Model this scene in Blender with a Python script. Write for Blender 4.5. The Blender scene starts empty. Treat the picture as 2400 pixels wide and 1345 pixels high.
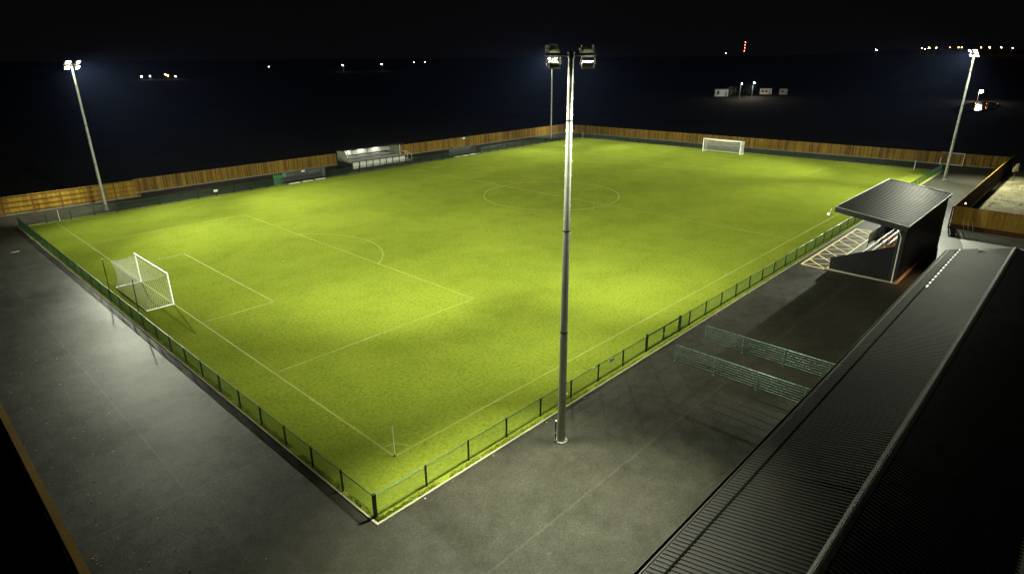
import bpy, math, random
from mathutils import Vector, Matrix, noise as mnoise

random.seed(11)
SC = bpy.context.scene
COL = SC.collection
R = math.radians

# ------------------------------------------------------------------ helpers
class MB:
    """collects boxes, bars, tubes and faces, then links them as one mesh object"""
    def __init__(s):
        s.v = []; s.f = []; s.smooth = set()
    def add(s, vs, fs, smooth=False):
        b = len(s.v); s.v += [tuple(v) for v in vs]
        for f in fs:
            if smooth: s.smooth.add(len(s.f))
            s.f.append(tuple(b + i for i in f))
        return s
    def box(s, x0, y0, z0, x1, y1, z1, m=None):
        vs = [Vector(p) for p in ((x0,y0,z0),(x1,y0,z0),(x1,y1,z0),(x0,y1,z0),(x0,y0,z1),(x1,y0,z1),(x1,y1,z1),(x0,y1,z1))]
        if m: vs = [m @ v for v in vs]
        return s.add(vs, [(0,3,2,1),(4,5,6,7),(0,1,5,4),(1,2,6,5),(2,3,7,6),(3,0,4,7)])
    def tube(s, p, q, r, n=6, r2=None, cap=True):
        p = Vector(p); q = Vector(q); r2 = r if r2 is None else r2
        d = (q - p)
        if d.length < 1e-6: return s
        d.normalize()
        a = d.orthogonal().normalized(); b = d.cross(a)
        vs = []
        for c, rr in ((p, r), (q, r2)):
            for i in range(n):
                t = 2*math.pi*(i + .5)/n
                vs.append(c + a*(rr*math.cos(t)) + b*(rr*math.sin(t)))
        fs = [(i, (i+1) % n, n + (i+1) % n, n + i) for i in range(n)]
        s.add(vs, fs, n > 4)
        if cap: s.add(vs, [tuple(reversed(range(n))), tuple(range(n, 2*n))])
        return s
    def path(s, pts, r, n=6):
        for a, b in zip(pts[:-1], pts[1:]): s.tube(a, b, r, n)
        return s
    def prism(s, poly, h0, h1, m=None):
        """poly in x,y extruded along z"""
        n = len(poly)
        vs = [Vector((x, y, h0)) for x, y in poly] + [Vector((x, y, h1)) for x, y in poly]
        if m: vs = [m @ v for v in vs]
        return s.add(vs, [tuple(reversed(range(n))), tuple(range(n, 2*n))] + [(i, (i+1) % n, n + (i+1) % n, n + i) for i in range(n)])
    def sphere(s, c, r, n=10, k=6, sz=1.0):
        c = Vector(c); vs = []
        for j in range(k + 1):
            ph = math.pi*j/k
            for i in range(n):
                t = 2*math.pi*i/n
                vs.append(c + Vector((r*math.sin(ph)*math.cos(t), r*math.sin(ph)*math.sin(t), r*sz*math.cos(ph))))
        return s.add(vs, [(j*n+i, (j+1)*n+i, (j+1)*n+(i+1) % n, j*n+(i+1) % n) for j in range(k) for i in range(n)], True)
    def build(s, name, mat, parent=None, loc=(0, 0, 0)):
        me = bpy.data.meshes.new(name)
        me.from_pydata(s.v, [], s.f)
        if s.smooth:
            for i in s.smooth: me.polygons[i].use_smooth = True
        me.materials.append(mat)
        me.update()
        o = bpy.data.objects.new(name, me); COL.objects.link(o)
        o.location = loc
        if parent: o.parent = parent
        return o

def tag(o, label=None, cat=None, group=None, kind=None):
    if label: o['label'] = label
    if cat: o['category'] = cat
    if group: o['group'] = group
    if kind: o['kind'] = kind
    return o

def thing(name, label, cat, loc=(0, 0, 0), rz=0.0, group=None):
    o = bpy.data.objects.new(name, None); COL.objects.link(o)
    o.location = loc; o.rotation_euler = (0, 0, rz); o.empty_display_size = .3
    return tag(o, label, cat, group)

def copy_tree(o, parent=None):
    c = o.copy(); COL.objects.link(c)
    if parent: c.parent = parent
    for ch in list(o.children): copy_tree(ch, c)
    return c

# ------------------------------------------------------------------ materials
def mat(name):
    m = bpy.data.materials.new(name); m.use_nodes = True
    nt = m.node_tree; b = nt.nodes['Principled BSDF']
    return m, nt, b
def N(nt, typ, **kw):
    n = nt.nodes.new(typ)
    for k, v in kw.items(): setattr(n, k, v)
    return n
def ramp(nt, src, stops):
    r = N(nt, 'ShaderNodeValToRGB'); e = r.color_ramp.elements
    while len(e) < len(stops): e.new(.5)
    for el, (p, c) in zip(e, stops):
        el.position = p; el.color = (*c, 1) if len(c) == 3 else c
    nt.links.new(src, r.inputs['Fac']); return r
def noise(nt, vec, scale, detail=4, rough=.55):
    n = N(nt, 'ShaderNodeTexNoise'); n.inputs['Scale'].default_value = scale
    n.inputs['Detail'].default_value = detail; n.inputs['Roughness'].default_value = rough
    nt.links.new(vec, n.inputs['Vector']); return n
def mixc(nt, fac, a, b, mode='MIX'):
    n = N(nt, 'ShaderNodeMix', data_type='RGBA', blend_type=mode)
    for s, v in ((n.inputs[0], fac), (n.inputs[6], a), (n.inputs[7], b)):
        if isinstance(v, (int, float)): s.default_value = v
        elif isinstance(v, tuple): s.default_value = (*v, 1)
        else: nt.links.new(v, s)
    return n.outputs[2]
def math_(nt, op, a, b=None, c=None):
    n = N(nt, 'ShaderNodeMath', operation=op)
    for i, v in enumerate((a, b, c)):
        if v is None: continue
        if isinstance(v, (int, float)): n.inputs[i].default_value = v
        else: nt.links.new(v, n.inputs[i])
    return n.outputs[0]
def geo_pos(nt):
    return N(nt, 'ShaderNodeNewGeometry').outputs['Position']
def bump(nt, b, h, strength, dist):
    n = N(nt, 'ShaderNodeBump'); n.inputs['Strength'].default_value = strength; n.inputs['Distance'].default_value = dist
    nt.links.new(h, n.inputs['Height']); nt.links.new(n.outputs['Normal'], b.inputs['Normal'])

def paint(name, col, rough=.5, metal=0.0, var=.18, scale=6.0, spec=.5, tint=1.0):
    m, nt, b = mat(name)
    tc = N(nt, 'ShaderNodeTexCoord').outputs['Object']
    n = noise(nt, tc, scale, 5)
    d = tuple(c*(1-var) for c in col); l = tuple(min(1, c*(1+var)) for c in col)
    r = ramp(nt, n.outputs['Fac'], [(.3, d), (.7, l)])
    nt.links.new(r.outputs['Color'], b.inputs['Base Color'])
    rr = N(nt, 'ShaderNodeMapRange'); rr.inputs['To Min'].default_value = max(.03, rough-.08); rr.inputs['To Max'].default_value = min(1, rough+.1)
    nt.links.new(n.outputs['Fac'], rr.inputs['Value']); nt.links.new(rr.outputs['Result'], b.inputs['Roughness'])
    b.inputs['Metallic'].default_value = metal
    b.inputs['Specular IOR Level'].default_value = spec
    b.inputs['Specular Tint'].default_value = (tint, tint, tint, 1)
    return m

def emit(name, col, strength):
    m, nt, b = mat(name)
    b.inputs['Base Color'].default_value = (.05, .05, .05, 1)
    b.inputs['Emission Color'].default_value = (*col, 1); b.inputs['Emission Strength'].default_value = strength
    return m

def grass_mat():
    m, nt, b = mat('pitch_grass'); p = geo_pos(nt)
    big = noise(nt, p, .06, 4, .6); mid = noise(nt, p, .35, 5, .65); fine = noise(nt, p, 4.5, 4, .7); blade = noise(nt, p, 17, 3, .7)
    base = ramp(nt, big.outputs['Fac'], [(.3, (.110, .138, .0165)), (.5, (.123, .153, .0178)), (.70, (.137, .165, .0195))])
    c = mixc(nt, .75, base.outputs['Color'], ramp(nt, mid.outputs['Fac'], [(.3, (.82, .84, .78)), (.52, (1, 1, 1)), (.72, (1.1, 1.08, 1.02))]).outputs['Color'], 'MULTIPLY')
    c = mixc(nt, .6, c, ramp(nt, fine.outputs['Fac'], [(.3, (.52, .55, .46)), (.5, (1, 1, 1)), (.72, (1.4, 1.34, 1.15))]).outputs['Color'], 'MULTIPLY')
    c = mixc(nt, .6, c, ramp(nt, blade.outputs['Fac'], [(.32, (.42, .46, .38)), (.5, (1, 1, 1)), (.7, (1.6, 1.5, 1.25))]).outputs['Color'], 'MULTIPLY')
    # roller / mower passes along the touchline
    sep = N(nt, 'ShaderNodeSeparateXYZ'); nt.links.new(p, sep.inputs[0])
    w = math_(nt, 'SINE', math_(nt, 'ADD', math_(nt, 'MULTIPLY', sep.outputs['Y'], .62), math_(nt, 'MULTIPLY', mid.outputs['Fac'], 1.5)))
    w = math_(nt, 'MULTIPLY_ADD', w, .035, 1.0)
    cw = N(nt, 'ShaderNodeCombineColor'); 
    for i in range(3): nt.links.new(w, cw.inputs[i])
    c = mixc(nt, 1.0, c, cw.outputs[0], 'MULTIPLY')
    # scuffed, thin turf
    sc = noise(nt, p, .9, 6, .75)
    f = ramp(nt, sc.outputs['Fac'], [(.62, (0, 0, 0)), (.72, (1, 1, 1))])
    c = mixc(nt, math_(nt, 'MULTIPLY', f.outputs['Color'], .55), c, (.055, .058, .010))
    nt.links.new(c, b.inputs['Base Color'])
    b.inputs['Roughness'].default_value = .85; b.inputs['Specular IOR Level'].default_value = .0
    h = math_(nt, 'ADD', fine.outputs['Fac'], blade.outputs['Fac'])
    bump(nt, b, h, .55, .06)
    return m

def line_mat():
    m, nt, b = mat('line_paint'); p = geo_pos(nt)
    n = noise(nt, p, 7, 5, .75); big = noise(nt, p, .25, 3)
    s = math_(nt, 'ADD', math_(nt, 'MULTIPLY', n.outputs['Fac'], .7), math_(nt, 'MULTIPLY', big.outputs['Fac'], .4))
    r = ramp(nt, s, [(.38, (.120, .147, .013)), (.56, (.165, .188, .031)), (.76, (.28, .30, .10))])
    nt.links.new(r.outputs['Color'], b.inputs['Base Color']); b.inputs['Roughness'].default_value = .85
    b.inputs['Specular IOR Level'].default_value = .15
    return m

def asphalt_mat():
    m, nt, b = mat('asphalt'); p = geo_pos(nt)
    big = noise(nt, p, .12, 5, .6); mid = noise(nt, p, 1.1, 5, .65); fine = noise(nt, p, 22, 3, .8)
    vo = N(nt, 'ShaderNodeTexVoronoi'); vo.inputs['Scale'].default_value = 26; nt.links.new(p, vo.inputs['Vector'])
    c = ramp(nt, big.outputs['Fac'], [(.3, (.017, .0166, .0122)), (.7, (.028, .0272, .0196))]).outputs['Color']
    c = mixc(nt, .6, c, ramp(nt, mid.outputs['Fac'], [(.3, (.75, .75, .75)), (.7, (1.2, 1.2, 1.18))]).outputs['Color'], 'MULTIPLY')
    c = mixc(nt, .9, c, ramp(nt, fine.outputs['Fac'], [(.28, (.6, .6, .6)), (.5, (.97, .97, .97)), (.74, (1.5, 1.5, 1.45))]).outputs['Color'], 'MULTIPLY')
    st = noise(nt, p, .38, 6, .7)
    stn = ramp(nt, st.outputs['Fac'], [(.34, (.75, .75, .75)), (.46, (1, 1, 1)), (.60, (1, 1, 1)), (.70, (1.22, 1.22, 1.18))]).outputs['Color']
    c = mixc(nt, .5, c, stn, 'MULTIPLY')
    # laying joints, 4.2 m lanes along the goal line strip, and along the touchline strip
    sep = N(nt, 'ShaderNodeSeparateXYZ'); nt.links.new(p, sep.inputs[0])
    def joint(coord, pos, lo=None):
        d = math_(nt, 'ABSOLUTE', math_(nt, 'SUBTRACT', math_(nt, 'ADD', coord, math_(nt, 'MULTIPLY', mid.outputs['Fac'], .25)), pos))
        return math_(nt, 'LESS_THAN', d, .05)
    j = math_(nt, 'MULTIPLY', joint(sep.outputs['X'], -7.65), math_(nt, 'GREATER_THAN', sep.outputs['Y'], 5.0))
    j2 = math_(nt, 'MULTIPLY', joint(sep.outputs['Y'], -8.2), math_(nt, 'LESS_THAN', sep.outputs['X'], 40.0))
    j3 = joint(sep.outputs['Y'], 4.6); j3 = math_(nt, 'MULTIPLY', j3, math_(nt, 'LESS_THAN', sep.outputs['X'], -3.0))
    jj = math_(nt, 'MAXIMUM', j, math_(nt, 'MAXIMUM', j2, j3))
    c = mixc(nt, math_(nt, 'MULTIPLY', jj, .3), c, (.045, .044, .035))
    # one lane laid on a different day is a little paler
    lane = math_(nt, 'MULTIPLY', math_(nt, 'GREATER_THAN', math_(nt, 'ADD', sep.outputs['X'], math_(nt, 'MULTIPLY', mid.outputs['Fac'], .25)), -7.65), math_(nt, 'LESS_THAN', sep.outputs['X'], -2.0))
    c = mixc(nt, math_(nt, 'MULTIPLY', lane, .25), c, (.036, .036, .029))
    nt.links.new(c, b.inputs['Base Color'])
    rr = ramp(nt, mid.outputs['Fac'], [(.3, (.46, .46, .46)), (.7, (.56, .56, .56))])
    nt.links.new(rr.outputs['Color'], b.inputs['Roughness'])
    sp = ramp(nt, fine.outputs['Fac'], [(.32, (.02, .02, .02)), (.52, (.06, .06, .06)), (.70, (.17, .17, .17))])
    spb = ramp(nt, mid.outputs['Fac'], [(.3, (.5, .5, .5)), (.7, (1.3, 1.3, 1.3))])
    sv = math_(nt, 'MULTIPLY', math_(nt, 'MULTIPLY', sp.outputs['Color'], math_(nt, 'MULTIPLY', spb.outputs['Color'], stn)), math_(nt, 'MULTIPLY', ramp(nt, big.outputs['Fac'], [(.32, (.55, .55, .55)), (.5, (1, 1, 1)), (.68, (1.3, 1.3, 1.3))]).outputs['Color'], math_(nt, 'ADD', 1.0, math_(nt, 'MULTIPLY', jj, .12))))
    nt.links.new(sv, b.inputs['Specular IOR Level'])
    b.inputs['Specular Tint'].default_value = (.76, .84, .78, 1)
    bump(nt, b, math_(nt, 'ADD', fine.outputs['Fac'], vo.outputs['Distance']), .3, .010)
    return m

def concrete_mat(name, c0, c1, rough=.7):
    m, nt, b = mat(name); p = geo_pos(nt)
    n = noise(nt, p, .8, 6, .65); f = noise(nt, p, 14, 4, .7)
    c = ramp(nt, n.outputs['Fac'], [(.3, c0), (.7, c1)]).outputs['Color']
    c = mixc(nt, .6, c, ramp(nt, f.outputs['Fac'], [(.3, (.7, .7, .7)), (.7, (1.2, 1.2, 1.15))]).outputs['Color'], 'MULTIPLY')
    nt.links.new(c, b.inputs['Base Color']); b.inputs['Roughness'].default_value = rough
    bump(nt, b, f.outputs['Fac'], .3, .01)
    return m

def wood_mat(name, dark, light):
    m, nt, b = mat(name)
    g = N(nt, 'ShaderNodeNewGeometry'); rnd = g.outputs['Random Per Island']
    tc = N(nt, 'ShaderNodeMapping'); nt.links.new(g.outputs['Position'], tc.inputs['Vector'])
    tc.inputs['Scale'].default_value = (5, 5, .8)
    n = noise(nt, tc.outputs['Vector'], 1.6, 6, .7); st = noise(nt, g.outputs['Position'], .22, 4, .6)
    c = ramp(nt, rnd, [(0, dark), (.5, tuple((a+b_)/2 for a, b_ in zip(dark, light))), (1, light)]).outputs['Color']
    c = mixc(nt, .8, c, ramp(nt, n.outputs['Fac'], [(.3, (.6, .56, .5)), (.55, (1, 1, 1)), (.75, (1.25, 1.22, 1.1))]).outputs['Color'], 'MULTIPLY')
    c = mixc(nt, .7, c, ramp(nt, st.outputs['Fac'], [(.3, (.62, .6, .58)), (.6, (1.1, 1.1, 1.1))]).outputs['Color'], 'MULTIPLY')
    nt.links.new(c, b.inputs['Base Color']); b.inputs['Roughness'].default_value = .8
    b.inputs['Specular IOR Level'].default_value = .08
    bump(nt, b, n.outputs['Fac'], .4, .01)
    return m

def soil_mat():
    m, nt, b = mat('field'); p = geo_pos(nt)
    n = noise(nt, p, .05, 5, .6); f = noise(nt, p, 1.2, 5, .7)
    c = ramp(nt, n.outputs['Fac'], [(.3, (.012, .011, .007)), (.7, (.026, .021, .012))]).outputs['Color']
    c = mixc(nt, .7, c, ramp(nt, f.outputs['Fac'], [(.3, (.5, .5, .5)), (.7, (1.4, 1.4, 1.3))]).outputs['Color'], 'MULTIPLY')
    nt.links.new(c, b.inputs['Base Color']); b.inputs['Roughness'].default_value = .95; b.inputs['Specular IOR Level'].default_value = .05
    bump(nt, b, f.outputs['Fac'], .6, .3)
    return m

def rough_mat():
    m, nt, b = mat('rough_ground'); p = geo_pos(nt)
    n = noise(nt, p, .45, 6, .7); f = noise(nt, p, 5, 5, .75)
    c = ramp(nt, n.outputs['Fac'], [(.32, (.045, .042, .022)), (.48, (.10, .088, .035)), (.6, (.13, .12, .075)), (.75, (.20, .18, .13))]).outputs['Color']
    c = mixc(nt, .8, c, ramp(nt, f.outputs['Fac'], [(.3, (.5, .5, .48)), (.7, (1.4, 1.35, 1.25))]).outputs['Color'], 'MULTIPLY')
    nt.links.new(c, b.inputs['Base Color']); b.inputs['Roughness'].default_value = .95
    bump(nt, b, f.outputs['Fac'], .8, .1)
    return m

def water_mat():
    m, nt, b = mat('pond_water'); p = geo_pos(nt)
    b.inputs['Base Color'].default_value = (.004, .005, .005, 1); b.inputs['Roughness'].default_value = .08
    n = noise(nt, p, .5, 3, .6); bump(nt, b, n.outputs['Fac'], .16, .15)
    return m

def clear_mat(name, col, alpha):
    m, nt, b = mat(name)
    b.inputs['Base Color'].default_value = (*col, 1); b.inputs['Roughness'].default_value = .25
    b.inputs['Alpha'].default_value = alpha
    n = noise(nt, geo_pos(nt), 3, 3); r = ramp(nt, n.outputs['Fac'], [(.3, (alpha*.8,)*3), (.7, (min(1, alpha*1.25),)*3)])
    nt.links.new(r.outputs['Color'], b.inputs['Alpha'])
    return m

M = dict(
    grass=grass_mat(), line=line_mat(), asphalt=asphalt_mat(),
    kerb=concrete_mat('kerb_concrete', (.16, .145, .105), (.27, .245, .18)),
    concrete=concrete_mat('paving_concrete', (.17, .17, .155), (.27, .265, .245), .6),
    field=soil_mat(), rough=rough_mat(), water=water_mat(),
    yellow=concrete_mat('yellow_road_paint', (.60, .46, .13), (.78, .64, .24)),
    cream=concrete_mat('pale_road_paint', (.34, .31, .20), (.46, .43, .28)),
    green=paint('green_coated_steel', (.010, .055, .030), .34, .55, .2),
    dgreen=paint('dark_green_steel', (.006, .020, .014), .38, .5, .2),
    wire=paint('green_coated_wire', (.012, .060, .034), .34, .4, .2),
    rail=paint('green_barrier_steel', (.085, .150, .115), .28, .5, .15),
    wood=wood_mat('fence_timber', (.085, .048, .010), (.220, .140, .022)),
    wood2=wood_mat('panel_timber', (.15, .085, .010), (.25, .155, .018)),
    woodd=wood_mat('dark_stained_timber', (.032, .014, .006), (.060, .028, .010)),
    woodp=wood_mat('post_timber', (.075, .038, .010), (.12, .066, .018)),
    gravel=concrete_mat('gravel_board', (.10, .09, .065), (.16, .145, .11)),
    white=paint('white_goal_paint', (.80, .80, .77), .35, 0, .05),
    net=paint('white_net_cord', (.72, .74, .68), .7, 0, .08),
    flag=paint('white_flag_pole', (.74, .72, .62), .5, 0, .06),
    galv=paint('galvanised_steel', (.27, .28, .24), .45, .35, .15, 3),
    galvd=paint('weathered_bracket_steel', (.20, .20, .17), .42, .6, .2),
    housing=paint('lamp_housing_aluminium', (.30, .30, .24), .5, 0, .15),
    black=paint('black_profiled_sheet', (.015, .016, .015), .44, 0, .2, 1.3, .02, .25),
    blackr=paint('dark_roof_sheet', (.0068, .0065, .0052), .55, 0, .3, .8, .3, .22),
    blackw=paint('black_wall_sheet', (.009, .009, .009), .40, 0, .2, 1.3, .4, .5),
    trim=paint('black_trim', (.010, .010, .010), .55, 0, .2, 6, .25),
    pale=paint('pale_grey_trim', (.42, .42, .38), .45, 0, .1),
    gap=paint('black_lap_line', (.003, .003, .003), .9, 0, .1, 3, .0),
    ridge=paint('dark_ridge_flashing', (.022, .020, .016), .5, 0, .2, 3, .3, .5),
    steel=paint('bare_steel_flashing', (.16, .15, .13), .33, .6, .2),
    plat=paint('deck_grey', (.16, .16, .15), .6, 0, .2, 3),
    wallw=paint('off_white_panel', (.42, .43, .38), .55, 0, .14, 2),
    wallg=paint('grey_green_panel', (.22, .23, .17), .6, 0, .15, 2),
    seatw=paint('white_plastic_seat', (.70, .70, .66), .4, 0, .06),
    seato=paint('orange_plastic_seat', (.62, .23, .035), .4, 0, .08),
    seatb=paint('black_plastic_seat', (.016, .016, .017), .4, 0, .1),
    frost=clear_mat('frosted_panel', (.42, .46, .42), .8),
    poly=clear_mat('clear_polycarbonate', (.16, .20, .18), .34),
    bin=paint('green_plastic', (.03, .10, .035), .5, 0, .12),
    sign=paint('pale_sign_plate', (.62, .62, .55), .4, 0, .08),
    signd=paint('sign_print_grey', (.10, .12, .11), .5, 0, .1),
    lit_ledge=paint('warm_lit_plinth', (.26, .16, .085), .85, 0, .25, 9),  # warm lamplight on the stand's base ledge is put into this colour
    leaf=paint('dull_leaf', (.05, .07, .025), .7, 0, .4, 4),
    blade=paint('edge_grass', (.075, .098, .012), .85, 0, .35, 5, .0),
    straw=paint('dry_grass', (.12, .105, .04), .85, 0, .4, 3),
    litter=paint('dry_leaf', (.24, .20, .12), .8, 0, .4, 9),
    bark=paint('bark', (.11, .085, .05), .85, 0, .25, 8),
    cabin=paint('white_cabin_sheet', (.62, .66, .62), .5, 0, .1),
    cabinc=paint('cream_cabin_sheet', (.60, .56, .42), .6, 0, .12),
    stone=concrete_mat('grey_stone', (.2, .2, .19), (.36, .35, .33)),
)
FLOOD = (.97, 1.0, .76)
GLASS_L = 900.0
M['flood'] = emit('floodlight_glass', FLOOD, GLASS_L)
M['bulb_w'] = emit('white_street_light', (1.0, .93, .80), 260)
M['bulb_wd'] = emit('faint_white_light', (1.0, .85, .66), 45)
M['bulb_o'] = emit('sodium_street_light', (1.0, .42, .10), 150)
M['bulb_od'] = emit('faint_sodium_light', (1.0, .38, .10), 40)
M['bulb_r'] = emit('red_beacon', (1.0, .10, .06), 130)
M['bulb_warm'] = emit('warm_bulkhead_light', (1.0, .55, .22), 25)
M['strip'] = emit('white_strip_light', (1.0, .95, .86), 6)

# ------------------------------------------------------------------ setting
L, W = 99.7, 64.4
def sstep(a, b, x):
    t = min(1, max(0, (x-a)/(b-a))); return t*t*(3-2*t)
def terrain(x, y):
    d = math.hypot(x-50, y-30)
    h = 13.5*sstep(430, 820, x)*sstep(620, 330, y)
    h += 7*sstep(900, 1700, d)
    k = sstep(150, 420, d)
    h += k*1.2*(mnoise.noise(Vector((x*.006, y*.006, .3))))
    return h - .12
def make_ground():
    rings = [0, 30, 60, 90, 120, 150, 190, 240, 300, 370, 450, 540, 640, 760, 900, 1080, 1300, 1600, 1980]
    n = 96; v = [(50, 30, -.12)]; f = []
    for r in rings[1:]:
        for i in range(n):
            a = 2*math.pi*i/n; x = 50 + r*math.cos(a); y = 30 + r*math.sin(a)
            v.append((x, y, terrain(x, y)))
    for i in range(n): f.append((0, 1+i, 1+(i+1) % n))
    for k in range(len(rings)-2):
        for i in range(n):
            a = 1+k*n+i; b = 1+k*n+(i+1) % n
            f.append((a, a+n, b+n, b))
    m = MB(); m.add(v, f, True)
    tag(m.build('ground', M['field']), 'dark open fields all round the floodlit ground', 'field', kind='structure')
make_ground()

def sheet(name, poly, z, m, label, cat, cut=1):
    b = MB(); b.add([(x, y, z) for x, y in poly], [tuple(range(len(poly)))])
    return tag(b.build(name, m), label, cat, kind='structure')
sheet('asphalt_apron', [(-12.3, -45), (66, -45), (66, -10.7), (113.4, -10.7), (106.5, 75.5), (11.6, 75.9), (11.6, 73.5), (-12.3, 73.5)], -.016, M['asphalt'],
      'dark asphalt paving round all four sides of the pitch', 'paving')
sheet('concrete_paving', [(58.9, -13.2), (65.9, -11.4), (65.9, -44), (47, -44), (47, -15)], -.010, M['concrete'], 'pale concrete paving between the stand and the timber compound', 'paving')

# turf, slightly crowned like a real pitch
K0 = (-3.2, -3.2); K1 = (105.35, -3.05); K2 = (101.35, 67.25); K3 = (-3.4, 65.75)
def turf():
    nx, ny = 54, 36; v = []; f = []
    for j in range(ny+1):
        for i in range(nx+1):
            s, t = i/nx, j/ny
            x = (K0[0]*(1-s)+K1[0]*s)*(1-t) + (K3[0]*(1-s)+K2[0]*s)*t
            y = (K0[1]*(1-s)+K1[1]*s)*(1-t) + (K3[1]*(1-s)+K2[1]*s)*t
            v.append((x, y, 0.0))
    for j in range(ny):
        for i in range(nx):
            a = j*(nx+1)+i; f.append((a, a+1, a+nx+2, a+nx+1))
    m = MB(); m.add(v, f, True)
    tag(m.build('grass_pitch', M['grass']), 'floodlit yellow-green football turf with worn patches', 'pitch', kind='structure')
turf()

def kerbs():
    m = MB()
    pts = [K0, K1, K2, K3]
    w = .042
    for i in range(4):
        a = Vector(pts[i]); b = Vector(pts[(i+1) % 4]); d = (b-a).normalized(); n = Vector((d.y, -d.x))
        p = [a + d*(-w*2), b + d*0, b + n*w*2, a + n*w*2 + d*(-w*2)]
        m.prism([(q.x, q.y) for q in p], -.015, .035)
    tag(m.build('kerb', M['kerb']), 'pale concrete edging round the turf', 'kerb', kind='structure')
kerbs()

def markings():
    m = MB(); w = .06; z = .005
    def seg(a, b):
        a = Vector(a); b = Vector(b); d = (b-a); n = max(1, int(d.length/4)); d.normalize(); q = Vector((-d.y, d.x))*w
        a = a - d*w; b = b + d*w
        m.add([(*(a-q), z), (*(b-q), z), (*(b+q), z), (*(a+q), z)], [(0, 1, 2, 3)])
    def arc(c, r, t0, t1, n=48):
        vs = []
        for i in range(n+1):
            t = t0+(t1-t0)*i/n
            vs += [(c[0]+(r-w)*math.cos(t), c[1]+(r-w)*math.sin(t), z+.001), (c[0]+(r+w)*math.cos(t), c[1]+(r+w)*math.sin(t), z+.001)]
        m.add(vs, [(2*i, 2*i+1, 2*i+3, 2*i+2) for i in range(n)])
    H = W/2
    seg((0, 0), (L, 0)); seg((0, W), (L, W))
    seg((0, .14), (0, W-.14)); seg((L, .14), (L, W-.14)); seg((L/2, .14), (L/2, W-.14))
    arc((L/2, H), 9.15, 0, 2*math.pi, 120)
    for g, s in ((0, 1), (L, -1)):
        for dd, hw in ((16.5, 20.15), (5.5, 9.15)):
            seg((g+s*.14, H-hw), (g+s*dd, H-hw)); seg((g+s*.14, H+hw), (g+s*dd, H+hw))
            seg((g+s*dd, H-hw+.14), (g+s*dd, H+hw-.14))
        a = math.acos(5.5/9.15)-.01
        if s > 0: arc((11, H), 9.15, -a, a)
        else: arc((L-11, H), 9.15, math.pi-a, math.pi+a)
        c = (g+s*11, H); arc(c, .1, 0, 2*math.pi, 14)
    q = math.pi/2
    arc((0, 0), 1.0, .12, q-.12, 12); arc((L, 0), 1.0, q+.12, 2*q-.12, 12); arc((L, W), 1.0, 2*q+.12, 3*q-.12, 12); arc((0, W), 1.0, 3*q+.12, 4*q-.12, 12)
    tag(m.build('pitch_markings', M['line']), 'thin faded white lines marked on the turf', 'pitch markings', kind='structure')
markings()

def hatch():
    z = -.010
    x0, x1, y0, y1 = 42.45, 58.7, -3.62, -5.72
    def strip(m, a, b, w, z):
        a = Vector(a); b = Vector(b); d = (b-a).normalized(); q = Vector((-d.y, d.x))*w
        m.add([(*(a-q), z), (*(b-q), z), (*(b+q), z), (*(a+q), z)], [(0, 1, 2, 3)])
    m = MB(); n = 8; s = (x1-x0)/n
    strip(m, (x0, y0), (x1, y0), .07, z); strip(m, (x0, y1), (x1, y1), .07, z)
    strip(m, (x0, y0-.07), (x0, y1+.07), .07, z); strip(m, (x1, y0-.07), (x1, y1+.07), .07, z)
    for i in range(n):
        strip(m, (x0+s*(i+1)-.06, y0-.08), (x0+s*i+.08, y1+.08), .06, z+.002)
    for i in range(n):
        strip(m, (x0+s*i+.08, y0-.08), (x0+s*(i+1)-.08, y1+.08), .045, z+.004)
    tag(m.build('hatched_road_marking', M['yellow']), 'yellow criss-cross hatching painted on the asphalt before the covered stand', 'road marking', kind='structure')
hatch()

# ------------------------------------------------------------------ pitch fences
def panel_mesh(length, name, m, verticals=True):
    b = MB()
    b.tube((0, 0, 1.08), (length, 0, 1.08), .024, 6)
    for z in (.09, .26, .43, .60, .77, .94):
        b.tube((0, .008, z), (length, .008, z), .0065, 4, cap=False)
    if verticals:
        n = int(length/.05)
        for i in range(1, n):
            x = length*i/n
            b.tube((x, -.004, .05), (x, -.004, 1.07), .0036, 3, cap=False)
    o = b.build(name, m); me = o.data
    bpy.data.objects.remove(o)
    return me
PANEL = panel_mesh(1.0, 'mesh_panel', M['wire'])
PB = panel_mesh(2.5, 'mesh_panel', M['wire'])
def post_mesh(r, h, m, name='post'):
    b = MB(); b.box(-r, -r, -.05, r, r, h); b.box(-r*1.15, -r*1.15, h, r*1.15, r*1.15, h+.015)
    o = b.build(name, m); me = o.data; bpy.data.objects.remove(o); return me
POST = post_mesh(.035, 1.11, M['dgreen']); CPOST = post_mesh(.065, 1.16, M['dgreen'])

def link(name, me, parent, loc, sx=1.0, rz=0):
    o = bpy.data.objects.new(name, me); COL.objects.link(o); o.parent = parent; o.location = loc; o.scale = (sx, 1, 1); o.rotation_euler = (0, 0, rz)
    return o

def mesh_fence(p, q, stops, label, group='low green mesh fences round the pitch', gaps=(), corner=(False, False)):
    p = Vector((*p, 0)); q = Vector((*q, 0)); d = q-p
    t = thing('pitch_fence', label, 'fence', p, math.atan2(d.y, d.x), group)
    for i, x in enumerate(stops):
        big = (i == 0 and corner[0]) or (i == len(stops)-1 and corner[1])
        link('post', CPOST if big else POST, t, (x, 0, 0))
    for a, b in zip(stops[:-1], stops[1:]):
        if any(g0-.01 <= a and b <= g1+.01 for g0, g1 in gaps): continue
        link('mesh_panel', PB, t, (a, 0, 0), (b-a)/2.5)
    return t

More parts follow.
